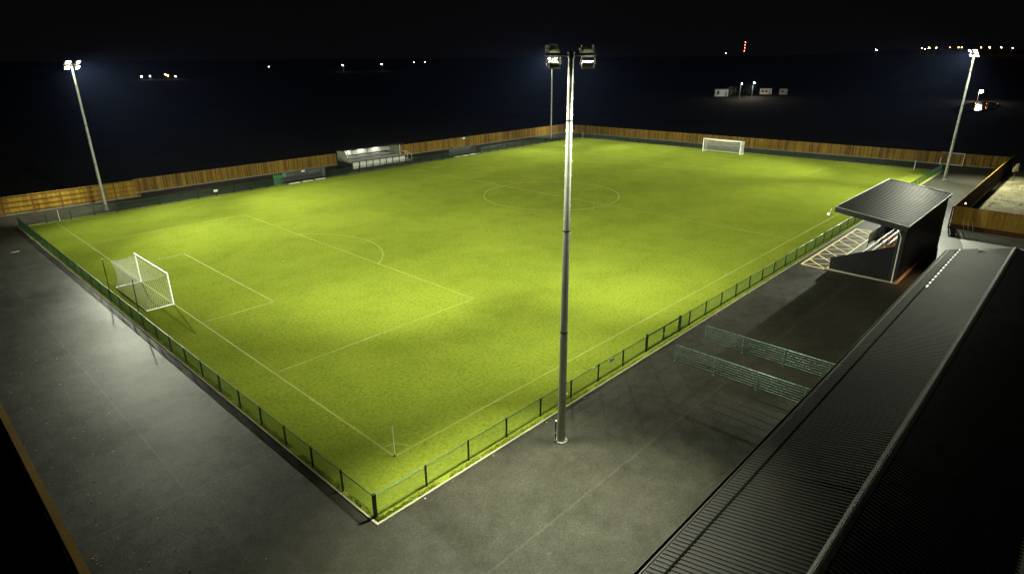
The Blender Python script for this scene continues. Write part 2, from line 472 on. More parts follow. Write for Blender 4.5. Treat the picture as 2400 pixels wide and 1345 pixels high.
xs = [-3.05, -.35, 2.2, 4.78, 7.37, 9.95, 12.5, 15.05, 17.65, 22.0, 23.3, 25.7]
while xs[-1] < 102.5: xs.append(xs[-1]+2.5)
xs.append(105.2)
mesh_fence((-3.05, -2.83), (105.2, -2.76), [x+3.05 for x in xs], 'low green mesh fence along the touchline with the double gate and the covered stand', gaps=[(20.7, 25.05)], corner=(True, True))
n = 27
mesh_fence((-3.06, -2.83), (-3.3, 65.4), [.0 + 68.2*i/n for i in range(1, n+1)] if False else [2.45] + [2.45 + (68.2-2.45)*i/26 for i in range(1, 27)], 'low green mesh fence behind the goal that has a net seen from the back', corner=(False, True))
# the first bay of the goal-line fence joins the shared corner post
t = [o for o in COL.objects if o.name.startswith('pitch_fence.001')][0]
link('mesh_panel', PB, t, (.06, 0, 0), (2.45-.06)/2.5)
def run(x0, x1, label):
    f = lambda x: 65.4 + (x+3.3)/104.5*1.5
    k = max(1, round((x1-x0)/2.5)); 
    return mesh_fence((x0, f(x0)), (x1, f(x1)), [(x1-x0)*i/k for i in range(k+1)], label)
run(-.8, 28.4, 'low green mesh fence between the mast beside the timber panel fence and the green box')
run(36.6, 62.2, 'low green mesh fence in front of the small lit terrace, between the two team shelters')
run(69.4, 101.2, 'low green mesh fence from the smaller team shelter to the corner of the timber fences')
mesh_fence((101.2, 66.9), (105.2, -2.76), [0] + [69.7*i/28 for i in range(1, 28)], 'low green mesh fence behind the goal that stands before the long timber fence')

# gate
def gate():
    t = thing('pitch_gate', 'green double gate in the touchline fence before the two barrier rails', 'gate', (17.65, -2.80, 0))
    for x, hh in ((.09, 1.22), (4.26, 1.22)):
        b = MB(); b.box(x-.055, -.055, -.05, x+.055, .055, hh); b.build('gate_post', M['green'], t)
    for a, c in ((.19, 2.14), (2.24, 4.16)):
        lf = MB()
        for x in (a, c): lf.box(x-.03, -.03, .07, x+.03, .03, 1.08)
        for z in (.09, 1.06): lf.box(a+.03, -.028, z-.03, c-.03, .028, z+.03)
        o = lf.build('gate_leaf', M['green'], t)
        w = MB()
        for z in (.28, .47, .66, .85): w.tube((a, 0, z), (c, 0, z), .007, 4)
        k = int((c-a)/.06)
        for i in range(1, k): w.tube((a+(c-a)*i/k, .005, .1), (a+(c-a)*i/k, .005, 1.05), .003, 3, cap=False)
        w.build('mesh_infill', M['wire'], o)
    b = MB(); b.box(2.10, -.07, .52, 2.28, -.035, .62); b.build('latch', M['galv'], t)
gate()

# barrier rails across the path
def barrier(x, label):
    t = thing('barrier_rail', label, 'barrier', (x, -4.8, 0), -math.pi/2, 'barriers crossing the path to the gate')
    st = [0, 2.58, 5.16, 7.76, 9.0]
    for s in st:
        b = MB(); b.tube((s, 0, -.02), (s, 0, 1.1), .03, 8); b.box(s-.07, -.07, -.016, s+.07, .07, .0); b.build('post', M['rail'], t)
    b = MB(); b.tube((0, 0, 1.1), (9.1, 0, 1.1), .028, 8); b.build('top_rail', M['rail'], t)
    for z in (.14, .30, .46, .62, .78, .94):
        b = MB(); b.tube((0, 0, z), (9.1, 0, z), .0105, 6); b.build('rail', M['rail'], t)
barrier(21.75, 'green steel barrier rail nearer the covered stand')
barrier(17.85, 'green steel barrier rail further from the covered stand')

# ------------------------------------------------------------------ goals
def goal(x, y, s, label, poles=True):
    """s=+1: goal line at x, net extends towards -x"""
    t = thing('goal', label, 'goal', (x, y, 0), 0 if s > 0 else math.pi, 'the two football goals')
    r = .06; hw = 3.66+r; D = 1.9
    for q in (-1, 1):
        b = MB(); b.tube((0, q*hw, 0), (0, q*hw, 2.5), r, 10); b.build('goalpost', M['white'], t)
    b = MB(); b.tube((0, -hw-r, 2.5), (0, hw+r, 2.5), r, 10); b.build('crossbar', M['white'], t)
    b = MB(); b.path([(0, -hw, .04), (-D, -hw, .04), (-D, hw, .04), (0, hw, .04)], .032, 8); b.build('ground_frame', M['white'], t)
    # net: roof sags, back leans in, sides
    net = MB(); c = .13; wr = .0057
    Db = D*.97
    def roofpt(u, v):   # u 0..1 front->back, v -1..1
        sag = .20*math.sin(math.pi*u)*(1-.35*abs(v)) + .16*(1-v*v)*u
        return Vector((-Db*u, v*hw, 2.46-.12*u-sag))
    def backpt(w_, v):  # w 0 top .. 1 bottom
        top = roofpt(1, v); bot = Vector((-D, v*hw, .05))
        p = top.lerp(bot, w_); p.x += .24*math.sin(math.pi*w_)
        return p
    def sidept(u, w_, q):
        top = roofpt(u, q); bot = Vector((-D*u, q*hw, .05))
        p = top.lerp(bot, w_); p.y -= q*.10*math.sin(math.pi*w_)*math.sin(math.pi*u)
        p.x += .24*math.sin(math.pi*w_)*u
        return p
    def grid(fn, nu, nv, su=2, sv=2):
        for i in range(nu+1):
            pts = [fn(i/nu, j/nv) for j in range(0, nv+1)]
            for j in range(0, nv, sv): net.tube(pts[j], pts[min(nv, j+sv)], wr, 3, cap=False)
        for j in range(nv+1):
            pts = [fn(i/nu, j/nv) for i in range(nu+1)]
            for i in range(0, nu, su): net.tube(pts[i], pts[min(nu, i+su)], wr, 3, cap=False)
    nv = int(2*hw/c); nu = int(D/c); nw = int(2.3/c)
    grid(lambda u, v: roofpt(u, v*2-1), nu, nv, 2, 4)
    grid(lambda w_, v: backpt(w_, v*2-1), nw, nv, 2, 4)
    for q in (-1, 1): grid(lambda u, w_: sidept(u, w_, q), nu, nw, 2, 2)
    net.build('net', M['net'], t)
    return t
goal(-.06, W/2-.2, 1, 'white goal seen from behind with its box net, near the mesh fence')
goal(L+.06, W/2-.2, -1, 'white goal at the distant end in front of the long timber fence')
def netpole(x, y, label, lean, to):
    t = thing('net_support_pole', label, 'net pole', (x, y, 0), 0, 'net support poles behind the goals')
    b = MB(); b.tube((0, 0, 0), (lean[0], lean[1], 2.96), .032, 8, .028); b.build('pole', M['dgreen'], t)
    b = MB(); b.sphere((lean[0], lean[1], 2.97), .045, 8, 5); b.build('cap', M['flag'] if to else M['dgreen'], t)
netpole(-2.72, 34.35, 'dark green net pole with a pale cap behind the goal', (0, -.05), True)
netpole(-2.68, 27.5, 'dark green net pole without a pale cap, standing at the side net of the goal', (0, -.3), False)

def corner_pole(x, y, h, label):
    t = thing('corner_flag_pole', label, 'corner pole', (x, y, 0), 0, 'corner poles of the pitch')
    b = MB(); b.tube((0, 0, 0), (0, 0, h), .028, 8); b.build('pole', M['flag'], t)
    b = MB(); b.tube((0, 0, 0), (0, 0, .09), .05, 8); b.build('base_socket', M['dgreen'], t)
corner_pole(.0, .0, 1.6, 'pale pole by the quarter circle at the corner closest to the tall foreground mast')
corner_pole(.4, 65.0, 1.45, 'pale pole at the corner in front of the timber panel fence')
corner_pole(98.95, 64.3, 1.5, 'pale pole at the corner where the two timber fences meet')
corner_pole(102.7, .5, 1.6, 'white pole at the corner beside the mast behind the covered stand')

# ------------------------------------------------------------------ masts
LIGHTS = []; SPILL = []
def lamp_unit(t, loc, az_off, tilt, up):
    """housing, glass, bracket. local +x of the mast is the aim direction"""
    m4 = Matrix.Translation(loc) @ Matrix.Rotation(az_off, 4, 'Z') @ Matrix.Rotation(tilt, 4, 'Y')
    # in the lamp's frame: -z is the glass normal when tilt=0 (pointing down); tilt swings it to +x
    b = MB()
    prof = [(-.18, 0), (.20, 0), (.20, .05), (.11, .14), (-.05, .18), (-.15, .12), (-.18, .05)]
    n = len(prof); w = .26
    vs = [(x, -w*(1-.25*z/.2), z) for x, z in prof] + [(x, w*(1-.25*z/.2), z) for x, z in prof]
    vs = [m4 @ Vector(v) for v in vs]
    b.add(vs, [tuple(range(n)), tuple(reversed(range(n, 2*n)))] + [((i+1) % n, i, n+i, n+(i+1) % n) for i in range(n)])
    for i in range(5):   # cooling fins
        y = -.16+.08*i
        b.box(-.10, y-.008, .11, .07, y+.008, .205, m4)
    o = b.build('floodlight', M['housing'], t)
    g = MB(); g.add([m4 @ Vector(v) for v in ((-.155, -.235, -.012), (.175, -.235, -.012), (.175, .235, -.012), (-.155, .235, -.012))], [(0, 3, 2, 1)])
    g.build('lamp_glass', M['flood'], o)
    k = MB()
    yk = .31
    piv = [m4 @ Vector((0, q*yk, .06)) for q in (-1, 1)]
    base = Vector((loc[0]-.02, 0, 0)); 
    az = -.18 if up else .34
    foot = [Vector((.03, loc[1]+q*.26, loc[2]+az)) for q in (-1, 1)]
    for q in (0, 1):
        k.tube(piv[q], foot[q], .022, 6)
        k.tube(m4 @ Vector((0, (q*2-1)*.25, .06)), piv[q], .028, 6)
    k.tube(foot[0], foot[1], .024, 6)
    k.tube(m4 @ Vector((-.1, .1, .15)), foot[1], .014, 5)
    k.build('bracket', M['galvd'], o)
    return m4

def mast(x, y, h, aim, label, detail=False, back=None, low=25, high=None):
    az = math.atan2(aim[1]-y, aim[0]-x)
    t = thing('floodlight_mast', label, 'floodlight mast', (x, y, 0), az, 'the four floodlight masts')
    b = MB()
    secs = [(0, .205), (h*.33, .178), (h*.33, .173), (h*.60, .151), (h*.60, .146), (h*.86, .126), (h*.86, .122), (h-.05, .108)]
    for (z0, r0), (z1, r1) in zip(secs[:-1], secs[1:]):
        if z1-z0 < .01: continue
        b.tube((0, 0, z0), (0, 0, z1), r0, 8, r1)
    for q in (0, 1):  # edge angle strips give it two bright ridges
        pass
    b.build('pole', M['galv'], t)
    c = MB()
    for z, r in ((h*.33, .184), (h*.60, .157), (h*.86, .131)): c.tube((0, 0, z-.035), (0, 0, z+.035), r, 8)
    c.build('joint_collar', M['trim'], t)
    st = MB()
    for i in range(int(h/.62)-4):
        z = 2.6+i*.62; r = .20-.10*z/h
        for a in (1.9, -1.9): st.tube((r*math.cos(a), r*math.sin(a), z), ((r+.05)*math.cos(a), (r+.05)*math.sin(a), z), .010, 5)
    st.build('step_bolt', M['galv'], t)
    arm = MB(); arm.tube((-.0, -1.03, h), (0, 1.03, h), .045, 8); arm.tube((0, 0, h-.12), (0, 0, h+.12), .14, 8)
    arm.build('crossarm', M['galvd'], t)
    bp = MB(); bp.tube((0, 0, -.02), (0, 0, .05), .34, 10); bp.build('base_plate', M['galvd'], t)
    for up in (True, False):
        for q in (-1, 1):
            loc = (.36 if up else .06, q*.70, h+(.20 if up else -.40))
            lamp_unit(t, loc, q*R(16), -R(40), up)
            # the beam of this floodlight
            a2 = az + q*R((high or (25 if up else 28)) if q > 0 else low if up else low+10 if low < 20 else 28)
            down = R(69 if up else 55)
            d = Vector((math.sin(down)*math.cos(a2), math.sin(down)*math.sin(a2), -math.cos(down)))
            gn = Vector((math.sin(R(40))*math.cos(az+q*R(16)), math.sin(R(40))*math.sin(az+q*R(16)), -math.cos(R(40))))
            wp = Vector((x, y, 0)) + Matrix.Rotation(az, 3, 'Z') @ Vector(loc) + gn*.24
            LIGHTS.append((wp, d, up))
    for q in (-1, 1): SPILL.append((Vector((x, y, h-.62)) + Matrix.Rotation(az, 3, 'Z') @ Vector((-.05, q*.70, -.05)), back))
    if detail:
        k = MB(); k.path([(-.10, .30, 0), (-.10, .30, 1.05), (-.06, .24, 1.18), (0, .19, 1.2)], .028, 8); k.build('cable_conduit', M['trim'], t)
        k = MB(); k.box(-.16, .27, .52, -.04, .33, .58); k.box(-.15, .23, 1.14, -.02, .32, 1.22); k.build('conduit_clip', M['pale'], t)
        k = MB(); k.box(-.03, -.26, 2.45, .08, -.21, 2.65); k.build('inspection_plate', M['pale'], t)
    return t
mast(6.42, -5.0, 17.9, (31, 22), 'tall foreground floodlight mast standing beside the pitch fence, lamps seen from behind', True, (1.2, -8.8), 19)
mast(5.9, 67.9, 17.15, (28, 31), 'floodlight mast in front of the timber panel fence, leftmost in the picture', False, (1.5, 71), 18)
mast(95.4, 70.6, 17.3, (72, 32), 'thin distant floodlight mast at the corner of the timber fences, its head behind foreground lamps', False, (100, 74))
mast(96.9, -4.75, 17.75, (70, 31), 'floodlight mast on the asphalt behind the covered stand, rightmost in the picture', False, (92.5, -11), 20, 35)

def beams():
    for k, (wp, d, up) in enumerate(LIGHTS):
        l = bpy.data.lights.new('floodlight_beam', 'SPOT')
        l.energy = (142000 if up else 33000)*((1.25, 1.08, .86, .95) if up else (1.08, 1.05, .86, 1.0))[k//4]
        l.color = FLOOD; l.spot_size = R(67 if up else 104); l.spot_blend = 1.0; l.shadow_soft_size = .26
        o = bpy.data.objects.new('floodlight_beam', l); COL.objects.link(o)
        o.location = wp; o.rotation_euler = d.to_track_quat('-Z', 'Y').to_euler()
beams()
def spill():
    # stray light thrown down behind each mast by its lower lamps
    for i, (p, q) in enumerate(SPILL):
        wide = i > 5; near = i < 2
        d = Vector((q[0], q[1], 0))-p
        l = bpy.data.lights.new('floodlight_spill', 'SPOT'); l.energy = 48000 if wide else 44000 if near else 20000; l.color = FLOOD
        l.spot_size = R(88 if wide else 68 if near else 48); l.spot_blend = 1.0; l.shadow_soft_size = .3
        o = bpy.data.objects.new('floodlight_spill', l); COL.objects.link(o)
        o.location = p + d.normalized()*.12; o.rotation_euler = d.to_track_quat('-Z', 'Y').to_euler()
spill()

# ------------------------------------------------------------------ timber fences
def timber(p, q, h, label, m, mp, face=-1, bw=.16, gap=.022, panel=0, cap=True, rails_front=False, name='timber_fence', base=.15):
    """close-board fence from p to q. face=-1: boards on the local -y side"""
    p = Vector((*p, 0)); q = Vector((*q, 0)); d = q-p; Ln = d.length
    t = thing(name, label, 'fence', p, math.atan2(d.y, d.x), 'timber fences round the ground')
    gm = M['woodd'] if base > .3 else M['gravel']
    b = MB(); k = int(Ln/bw)
    rnd = random.Random(int(Ln*10))
    for i in range(k):
        x = i*bw; hh = h + rnd.uniform(-.012, .012); yy = face*(.035+rnd.uniform(0, .006))
        b.box(x+gap/2, yy-.011, base, x+bw-gap/2, yy+.011, hh)
    b.build('boards', m, t)
    ps = 3.0 if not panel else panel
    kk = max(1, round(Ln/ps))
    for i in range(kk+1):
        w = .06
        pb = MB(); x = Ln*i/kk
        yo = face*.06 if rails_front else -face*.09
        if rails_front: pb.box(x-.07, yo-.06, -.05, x+.07, yo+.06, h+.08)
        else: pb.box(x-w, yo-w, -.05, x+w, yo+w, h-.05)
        pb.build('post', mp, t)
    for z in ((.35, h*.5, h-.2) if not rails_front else (.32, h*.42, h*.70, h-.03)):
        rb = MB(); yo = face*.075 if rails_front else -face*.02
        rb.box(0, yo-.025, z-.045, Ln, yo+.025, z+.045); rb.build('rail', mp, t)
    g = MB(); g.box(0, face*.02-.02, -.05, Ln, face*.02+.02, base-.003); g.build('gravel_board', gm, t)
    if cap:
        c = MB(); cw = .13 if face > 0 else .07; c.box(0, -cw, h+.016, Ln, cw, h+.05); c.build('capping_rail', M['wood2'], t)
    return t
timber((-12.35, 73.5), (11.55, 73.5), 2.2, 'timber panel fence with horizontal rails towards the pitch', M['wood2'], M['woodp'], -1, bw=.5, panel=2.95, rails_front=True)
timber((11.6, 75.9), (106.6, 75.6), 2.0, 'long vertical-board timber fence behind the terrace and team shelters', M['wood'], M['woodp'], -1, cap=False)
timber((106.6, 75.6), (113.6, -10.6), 1.98, 'long vertical-board timber fence behind the distant goal', M['wood'], M['woodp'], -1, cap=False)
timber((-12.4, 73.4), (-12.4, -34), 2.15, 'dark timber fence running along the edge of the littered asphalt', M['woodd'], M['woodd'], 1)
timber((66.3, -10.75), (113.0, -10.75), 2.3, 'dark timber fence along the path behind the covered stand', M['woodd'], M['woodd'], -1)
timber((66.25, -10.85), (66.25, -40), 2.35, 'timber fence facing the pale paving with lit yellow panels', M['wood2'], M['woodd'], -1, bw=.42, panel=2.6, cap=False, base=.42)

# ------------------------------------------------------------------ corrugated sheets
def corr(m, o, ux, length, uy, depth, up, pitch=.2, amp=.025, flat=.5, seg=1):
    """profiled sheet: origin o, ribs repeat along ux for length, run along uy for depth"""
    o = Vector(o); ux = Vector(ux).normalized(); uy = Vector(uy).normalized(); up = Vector(up).normalized()
    k = int(round(length/pitch)); pr = []
    for i in range(k):
        x = i*pitch
        pr += [(x, 0), (x+pitch*flat, 0), (x+pitch*(flat+.1), amp), (x+pitch*.9, amp)]
    pr.append((k*pitch, 0)); n = len(pr)
    vs = [o+ux*x+up*z for x, z in pr] + [o+ux*x+up*z+uy*depth for x, z in pr]
    m.add(vs, [(i, i+1, n+i+1, n+i) for i in range(n-1)])
    th = .004
    return m

def clubhouse():
    x0, x1 = -7.0, 45.0
    t = thing('clubhouse', 'long low clubhouse with dark profiled metal roof and thick ridge', 'building', (x0, -18, 0))
    Ln = x1-x0; ez, rz_ = 2.95, 3.9
    # local: y=0 ridge, +y towards the pitch
    b = MB(); b.box(.15, -6.6, -.02, Ln-.15, 3.6, 2.62)
    b.add([(.15, -6.6, 2.62), (.15, 3.6, 2.62), (.15, 0, 3.72)], [(0, 1, 2)]); b.add([(Ln-.15, -6.6, 2.62), (Ln-.15, 3.6, 2.62), (Ln-.15, 0, 3.72)], [(0, 2, 1)])
    b.build('wall', M['wallg'], t)
    fl = 3.55; s = (ez-rz_)/4.05
    d = Vector((0, 4.05, ez-rz_)).normalized(); nrm = Vector((0, .95, 4.05)).normalized()
    r = MB(); corr(r, (0, .0, rz_), (1, 0, 0), Ln, d, 3.62, nrm, .2, .028); r.build('roof', M['blackr'], t)
    # overlapping lower sheet forming the visible lap line
    r = MB(); o = Vector((0, 0, rz_)) + d*3.58 + nrm*-.03; corr(r, o, (1, 0, 0), Ln, d, .60, nrm, .2, .028); rf = r.build('eaves_sheet', M['blackr'], t)
    lp = MB(); a = Vector((0, 0, rz_)) + d*3.57 + nrm*.034; e_ = a + Vector((Ln, 0, 0)); lp.add([a-d*.045, e_-d*.045, e_+d*.045, a+d*.045, a-d*.045-nrm*.04, e_-d*.045-nrm*.04, e_+d*.045-nrm*.04, a+d*.045-nrm*.04], [(0, 1, 2, 3), (7, 6, 5, 4), (0, 4, 5, 1), (1, 5, 6, 2), (2, 6, 7, 3), (3, 7, 4, 0)]); lp.build('lap_strip', M['gap'], t)  # black strip laid on the lap to draw its dark gap line
    bk = Vector((0, -6.7, -2.0)).normalized(); nb = Vector((0, -2.0, 6.7)).normalized()
    r = MB(); corr(r, (0, 0, rz_), (1, 0, 0), Ln, bk, 7.0, nb, .2, .028); r.build('back_roof', M['blackw'], t)
    c = MB()
    for yy, zz in ((1, 1), (-1, 1)): pass
    c.add([(0, .16, rz_+.01), (Ln, .16, rz_+.01), (Ln, .05, rz_+.075), (0, .05, rz_+.075), (Ln, -.05, rz_+.075), (0, -.05, rz_+.075), (Ln, -.2, rz_-.005), (0, -.2, rz_-.005)],
          [(0, 1, 2, 3), (3, 2, 4, 5), (5, 4, 6, 7)])
    c.tube((0, 0, rz_+.05), (Ln, 0, rz_+.05), .045, 8)
    c.build('ridge_cap', M['ridge'], t)
    g = MB(); y = 4.17
    g.box(0, y-.02, ez-.14, Ln, y, ez-.06); g.box(0, y, ez-.14, Ln, y+.11, ez-.125); g.box(0, y+.11, ez-.14, Ln, y+.125, ez-.03)
    g.build('gutter', M['trim'], t)
    v = MB(); v.box(Ln-8.2, 2.4, rz_-.50, Ln-7.75, 2.62, rz_-.36); 
    v = MB(); o = Vector((Ln-.9, 0, rz_))+d*1.9+nrm*.05; v.box(o.x-.02, o.y-.30, o.z-.02, o.x+.10, o.y+.30, o.z+.10); v.build('roof_vent', M['pale'], t)
    # pale dashes put in as the floodlight glints along the eave
    sc = MB()
    for i in range(14):
        o = Vector((Ln-.5-i*.85, 0, rz_))+d*3.45+nrm*.045
        sc.box(o.x-.22, o.y-.05, o.z-.01, o.x+.22, o.y+.05, o.z+.02)
    sc.build('roof_glint', M['galv'], t)
    # doors and windows under the eaves (front face looks at the pitch)
    for x in (14.0, 36.0):
        dm = MB(); dm.box(x, 3.6, 0, x+1.0, 3.64, 2.1); dd = dm.build('door', M['trim'], t)
        h = MB(); h.box(x+.85, 3.64, 1.0, x+.9, 3.70, 1.14); h.build('handle', M['galv'], dd)
    for x in (8, 19, 26, 31):
        wm = MB(); wm.box(x, 3.6, 1.0, x+1.6, 3.64, 2.0); ww = wm.build('window', M['pale'], t)
        pm = MB(); pm.box(x+.07, 3.64, 1.07, x+1.53, 3.648, 1.93); pm.build('pane', M['seatb'], ww)
    for x in (49.6, 51.4):
        lm = MB(); lm.box(x-.14, 3.6, 2.2, x+.14, 3.70, 2.42); bk_ = lm.build('bulkhead_light', M['trim'], t)
        gm = MB(); gm.sphere((x, 3.72, 2.31), .10, 10, 6); gm.build('lamp_glass', M['bulb_warm'], bk_)
        l = bpy.data.lights.new('bulkhead_lamp', 'SPOT'); l.spot_size = R(118); l.spot_blend = .6; l.energy = 420; l.color = (1, .60, .32); l.shadow_soft_size = .12
        ol = bpy.data.objects.new('bulkhead_lamp', l); COL.objects.link(ol); ol.location = (x0+x, -18+3.95, 2.15); ol.rotation_euler = (R(18), 0, 0)
clubhouse()

# ------------------------------------------------------------------ covered stand
def stand():
    x0, x1, yf, yb = 42.45, 57.9, -5.95, -11.2
    t = thing('covered_stand', 'black metal covered stand with white and orange seats', 'stand', (x0, yb, 0))
    Ln = x1-x0; D = yf-yb     # local y: 0 back, D front
    zb, zf = 4.85, 5.65
    b = MB(); corr(b, (0, 0, .28), (1, 0, 0), Ln, (0, 0, 1), 4.5, (0, -1, 0), .22, .03)
    b.add([(0, .04, .28), (Ln, .04, .28), (Ln, .04, 4.78), (0, .04, 4.78)], [(0, 1, 2, 3)])
    b.build('back_wall', M['blackw'], t)
    p = MB(); p.box(-.05, -.10, -.02, Ln+.05, .08, .27); p.build('plinth', M['lit_ledge'], t)
    for x, s in ((0, -1), (Ln, 1)):
        b = MB()
        prof_z = lambda y: 1.08 + (3.04-1.08)*(D-y)/(D-.6)
        k = int((D-.62)/.2)
        pts = []
        for i in range(k):
            y = .62 + i*(D-.62)/k; st_ = (D-.62)/k
            pts += [(0, y), (0, y+st_*.5), (.028, y+st_*.6), (.028, y+st_*.9)]
        pts.append((0, D)); n = len(pts)
        vs = [(x+s*a, y, .12) for a, y in pts] + [(x+s*a, y, prof_z(y)) for a, y in pts]
        b.add(vs, [(i, i+1, n+i+1, n+i) for i in range(n-1)])
        b.box(x-s*.05 if s > 0 else x+.01, .62, .12, x-.01 if s > 0 else x+.05, D-.02, 1.05)
        b.build('side_wall', M['blackw'], t)
        e = MB(); e.box(min(x, x+s*.02), .02, .1, max(x, x+s*.02)+.05, .60, zb-.05); e.build('corner_panel', M['trim'], t)
        c = MB(); a = (x, D, 1.08+.02); q = (x, .62, 3.06); c.tube(a, q, .035, 6); c.build('wall_capping', M['trim'], t)
        bs = MB(); bs.box(x-.06, .05, -.02, x+.06, D+.35, .10); bs.build('base_rail', M['kerb'], t)
    # roof
    dr = Vector((0, D+.45, zf-zb)).normalized(); nr = Vector((0, -(zf-zb), D+.45)).normalized()
    ro = Vector((-1.05, -.22, zb+.14)); RL = 16.7
    b = MB(); corr(b, ro, (1, 0, 0), RL, dr, 5.55, nr, .5567, .055, .62); b.build('roof', M['black'], t)
    u = MB()
    q = [ro, ro+Vector((RL, 0, 0)), ro+Vector((RL, 0, 0))+dr*5.55, ro+dr*5.55]
    vs = [v-nr*.03 for v in q]+[v-nr*.16 for v in q]; u.add(vs, [(0, 1, 2, 3), (4, 7, 6, 5), (0, 4, 5, 1), (1, 5, 6, 2), (2, 6, 7, 3), (3, 7, 4, 0)])
    u.build('roof_lining', M['trim'], t)
    f = MB()
    for e in (ro+Vector((-.03, 0, 0)), ro+Vector((RL, 0, 0))):
        a = e; c = e+dr*5.58
        f.add([a+nr*.07, c+nr*.07, c-nr*.36, a-nr*.36, a+nr*.07+Vector((.03, 0, 0)), c+nr*.07+Vector((.03, 0, 0)), c-nr*.36+Vector((.03, 0, 0)), a-nr*.36+Vector((.03, 0, 0))],
              [(0, 1, 2, 3), (7, 6, 5, 4), (0, 4, 5, 1), (1, 5, 6, 2), (2, 6, 7, 3), (3, 7, 4, 0)])
    a = ro+dr*5.56
    f.box(a.x, a.y, a.z-.40, a.x+RL, a.y+.03, a.z+.06)
    f.build('fascia', M['trim'], t)
    e = MB(); a = ro+nr*.075; e.tube(a, a+dr*5.58, .022, 6); e.tube(a+Vector((RL, 0, 0)), a+Vector((RL, 0, 0))+dr*5.58, .028, 6)
    e.tube(a, a+Vector((RL, 0, 0)), .03, 6); c = a+dr*5.58; e.tube(c, c+Vector((RL, 0, 0)), .03, 6)
    e.build('edge_trim', M['galv'], t)
    # columns, downpipes
    for x in (.08, Ln*.25, Ln*.5, Ln*.75, Ln-.08):
        c = MB(); c.box(x-.06, .10, 0, x+.06, .24, zb); c.build('column', M['trim'], t)
    d = MB(); d.path([(-.14, .55, 4.75), (-.16, .50, 4.3), (-.12, .30, 3.95), (-.12, .30, .05)], .05, 8); d.build('downpipe', M['pale'], t)
    d = MB(); d.path([(Ln+.12, .0, 4.85), (Ln+.12, -.05, .1)], .045, 8); d.box(Ln+.05, -.1, .9, Ln+.2, .02, 1.05); d.build('downpipe', M['galv'], t)
    # terrace steps
    rows = 4; s = MB()
    for i in range(rows):
        y0 = D-1.15-i*.84
        s.box(.08, .22, .0 if i == 0 else .5+(i-1)*.45+.002, Ln-.08, y0, .5+i*.45)
    s.build('terrace', M['plat'], t)
    # seats: a seat is a pan and a back
    def seat_mesh(m):
        b = MB(); b.box(-.21, -.20, .36, .21, .20, .41); b.box(-.21, -.25, .40, .21, -.20, .80); b.box(-.03, -.18, 0, .03, -.10, .36)
        o = b.build('seat', m); me = o.data; bpy.data.objects.remove(o); return me
    sm = {'w': seat_mesh(M['seatw']), 'o': seat_mesh(M['seato']), 'b': seat_mesh(M['seatb'])}
    rn = random.Random(5); cols = 25
    for i in range(4):
        z = .5+i*.45; y = D-1.15-i*.84-.38
        for j in range(cols):
            x = .75 + j*(Ln-1.5)/(cols-1)
            k = 'w'
            if i == 0 and j % 9 in (4, 5): k = 'b'
            if i == 1 and (j % 12) in (1, 2, 3, 8): k = 'o'
            if i == 2 and (j % 12) in (1, 2, 3, 4, 5, 9): k = 'o'
            if i == 3 and (j % 12) in (0, 4, 5, 6, 9): k = 'o'
            if (i, j % 13) in ((3, 2), (2, 7), (1, 11), (3, 11)): k = 'b'
            o = bpy.data.objects.new('seat', sm[k]); COL.objects.link(o); o.parent = t; o.location = (x, y, z); o.rotation_euler = (0, 0, 0)
    # glazed front barriers with gaps for the way in
    for a, c in ((9.4, 12.3), (12.5, 15.3)):
        g = MB(); yy = D-.55
        for x in (a, c): g.box(x-.03, yy-.03, 0, x+.03, yy+.03, 1.5)
        for z in (.55, 1.02, 1.48): g.box(a, yy-.022, z-.02, c, yy+.022, z+.02)
        fr = g.build('front_barrier', M['trim'], t)
        g = MB(); g.box(a+.04, yy-.008, .30, c-.04, yy+.008, 1.45); g.build('frosted_pane', M['frost'], fr)
    for x in (.9, 1.15):
        pass
    # security lights
    for x, y, z in ((-1.15, D+.42, 5.18),):
        l = MB(); l.box(x-.17, y-.10, z-.09, x+.17, y+.12, z+.09); l.tube((x+.1, y, z+.05), (x+.25, y-.05, z+.45), .02, 6); l.build('security_light', M['flag'], t)
stand()

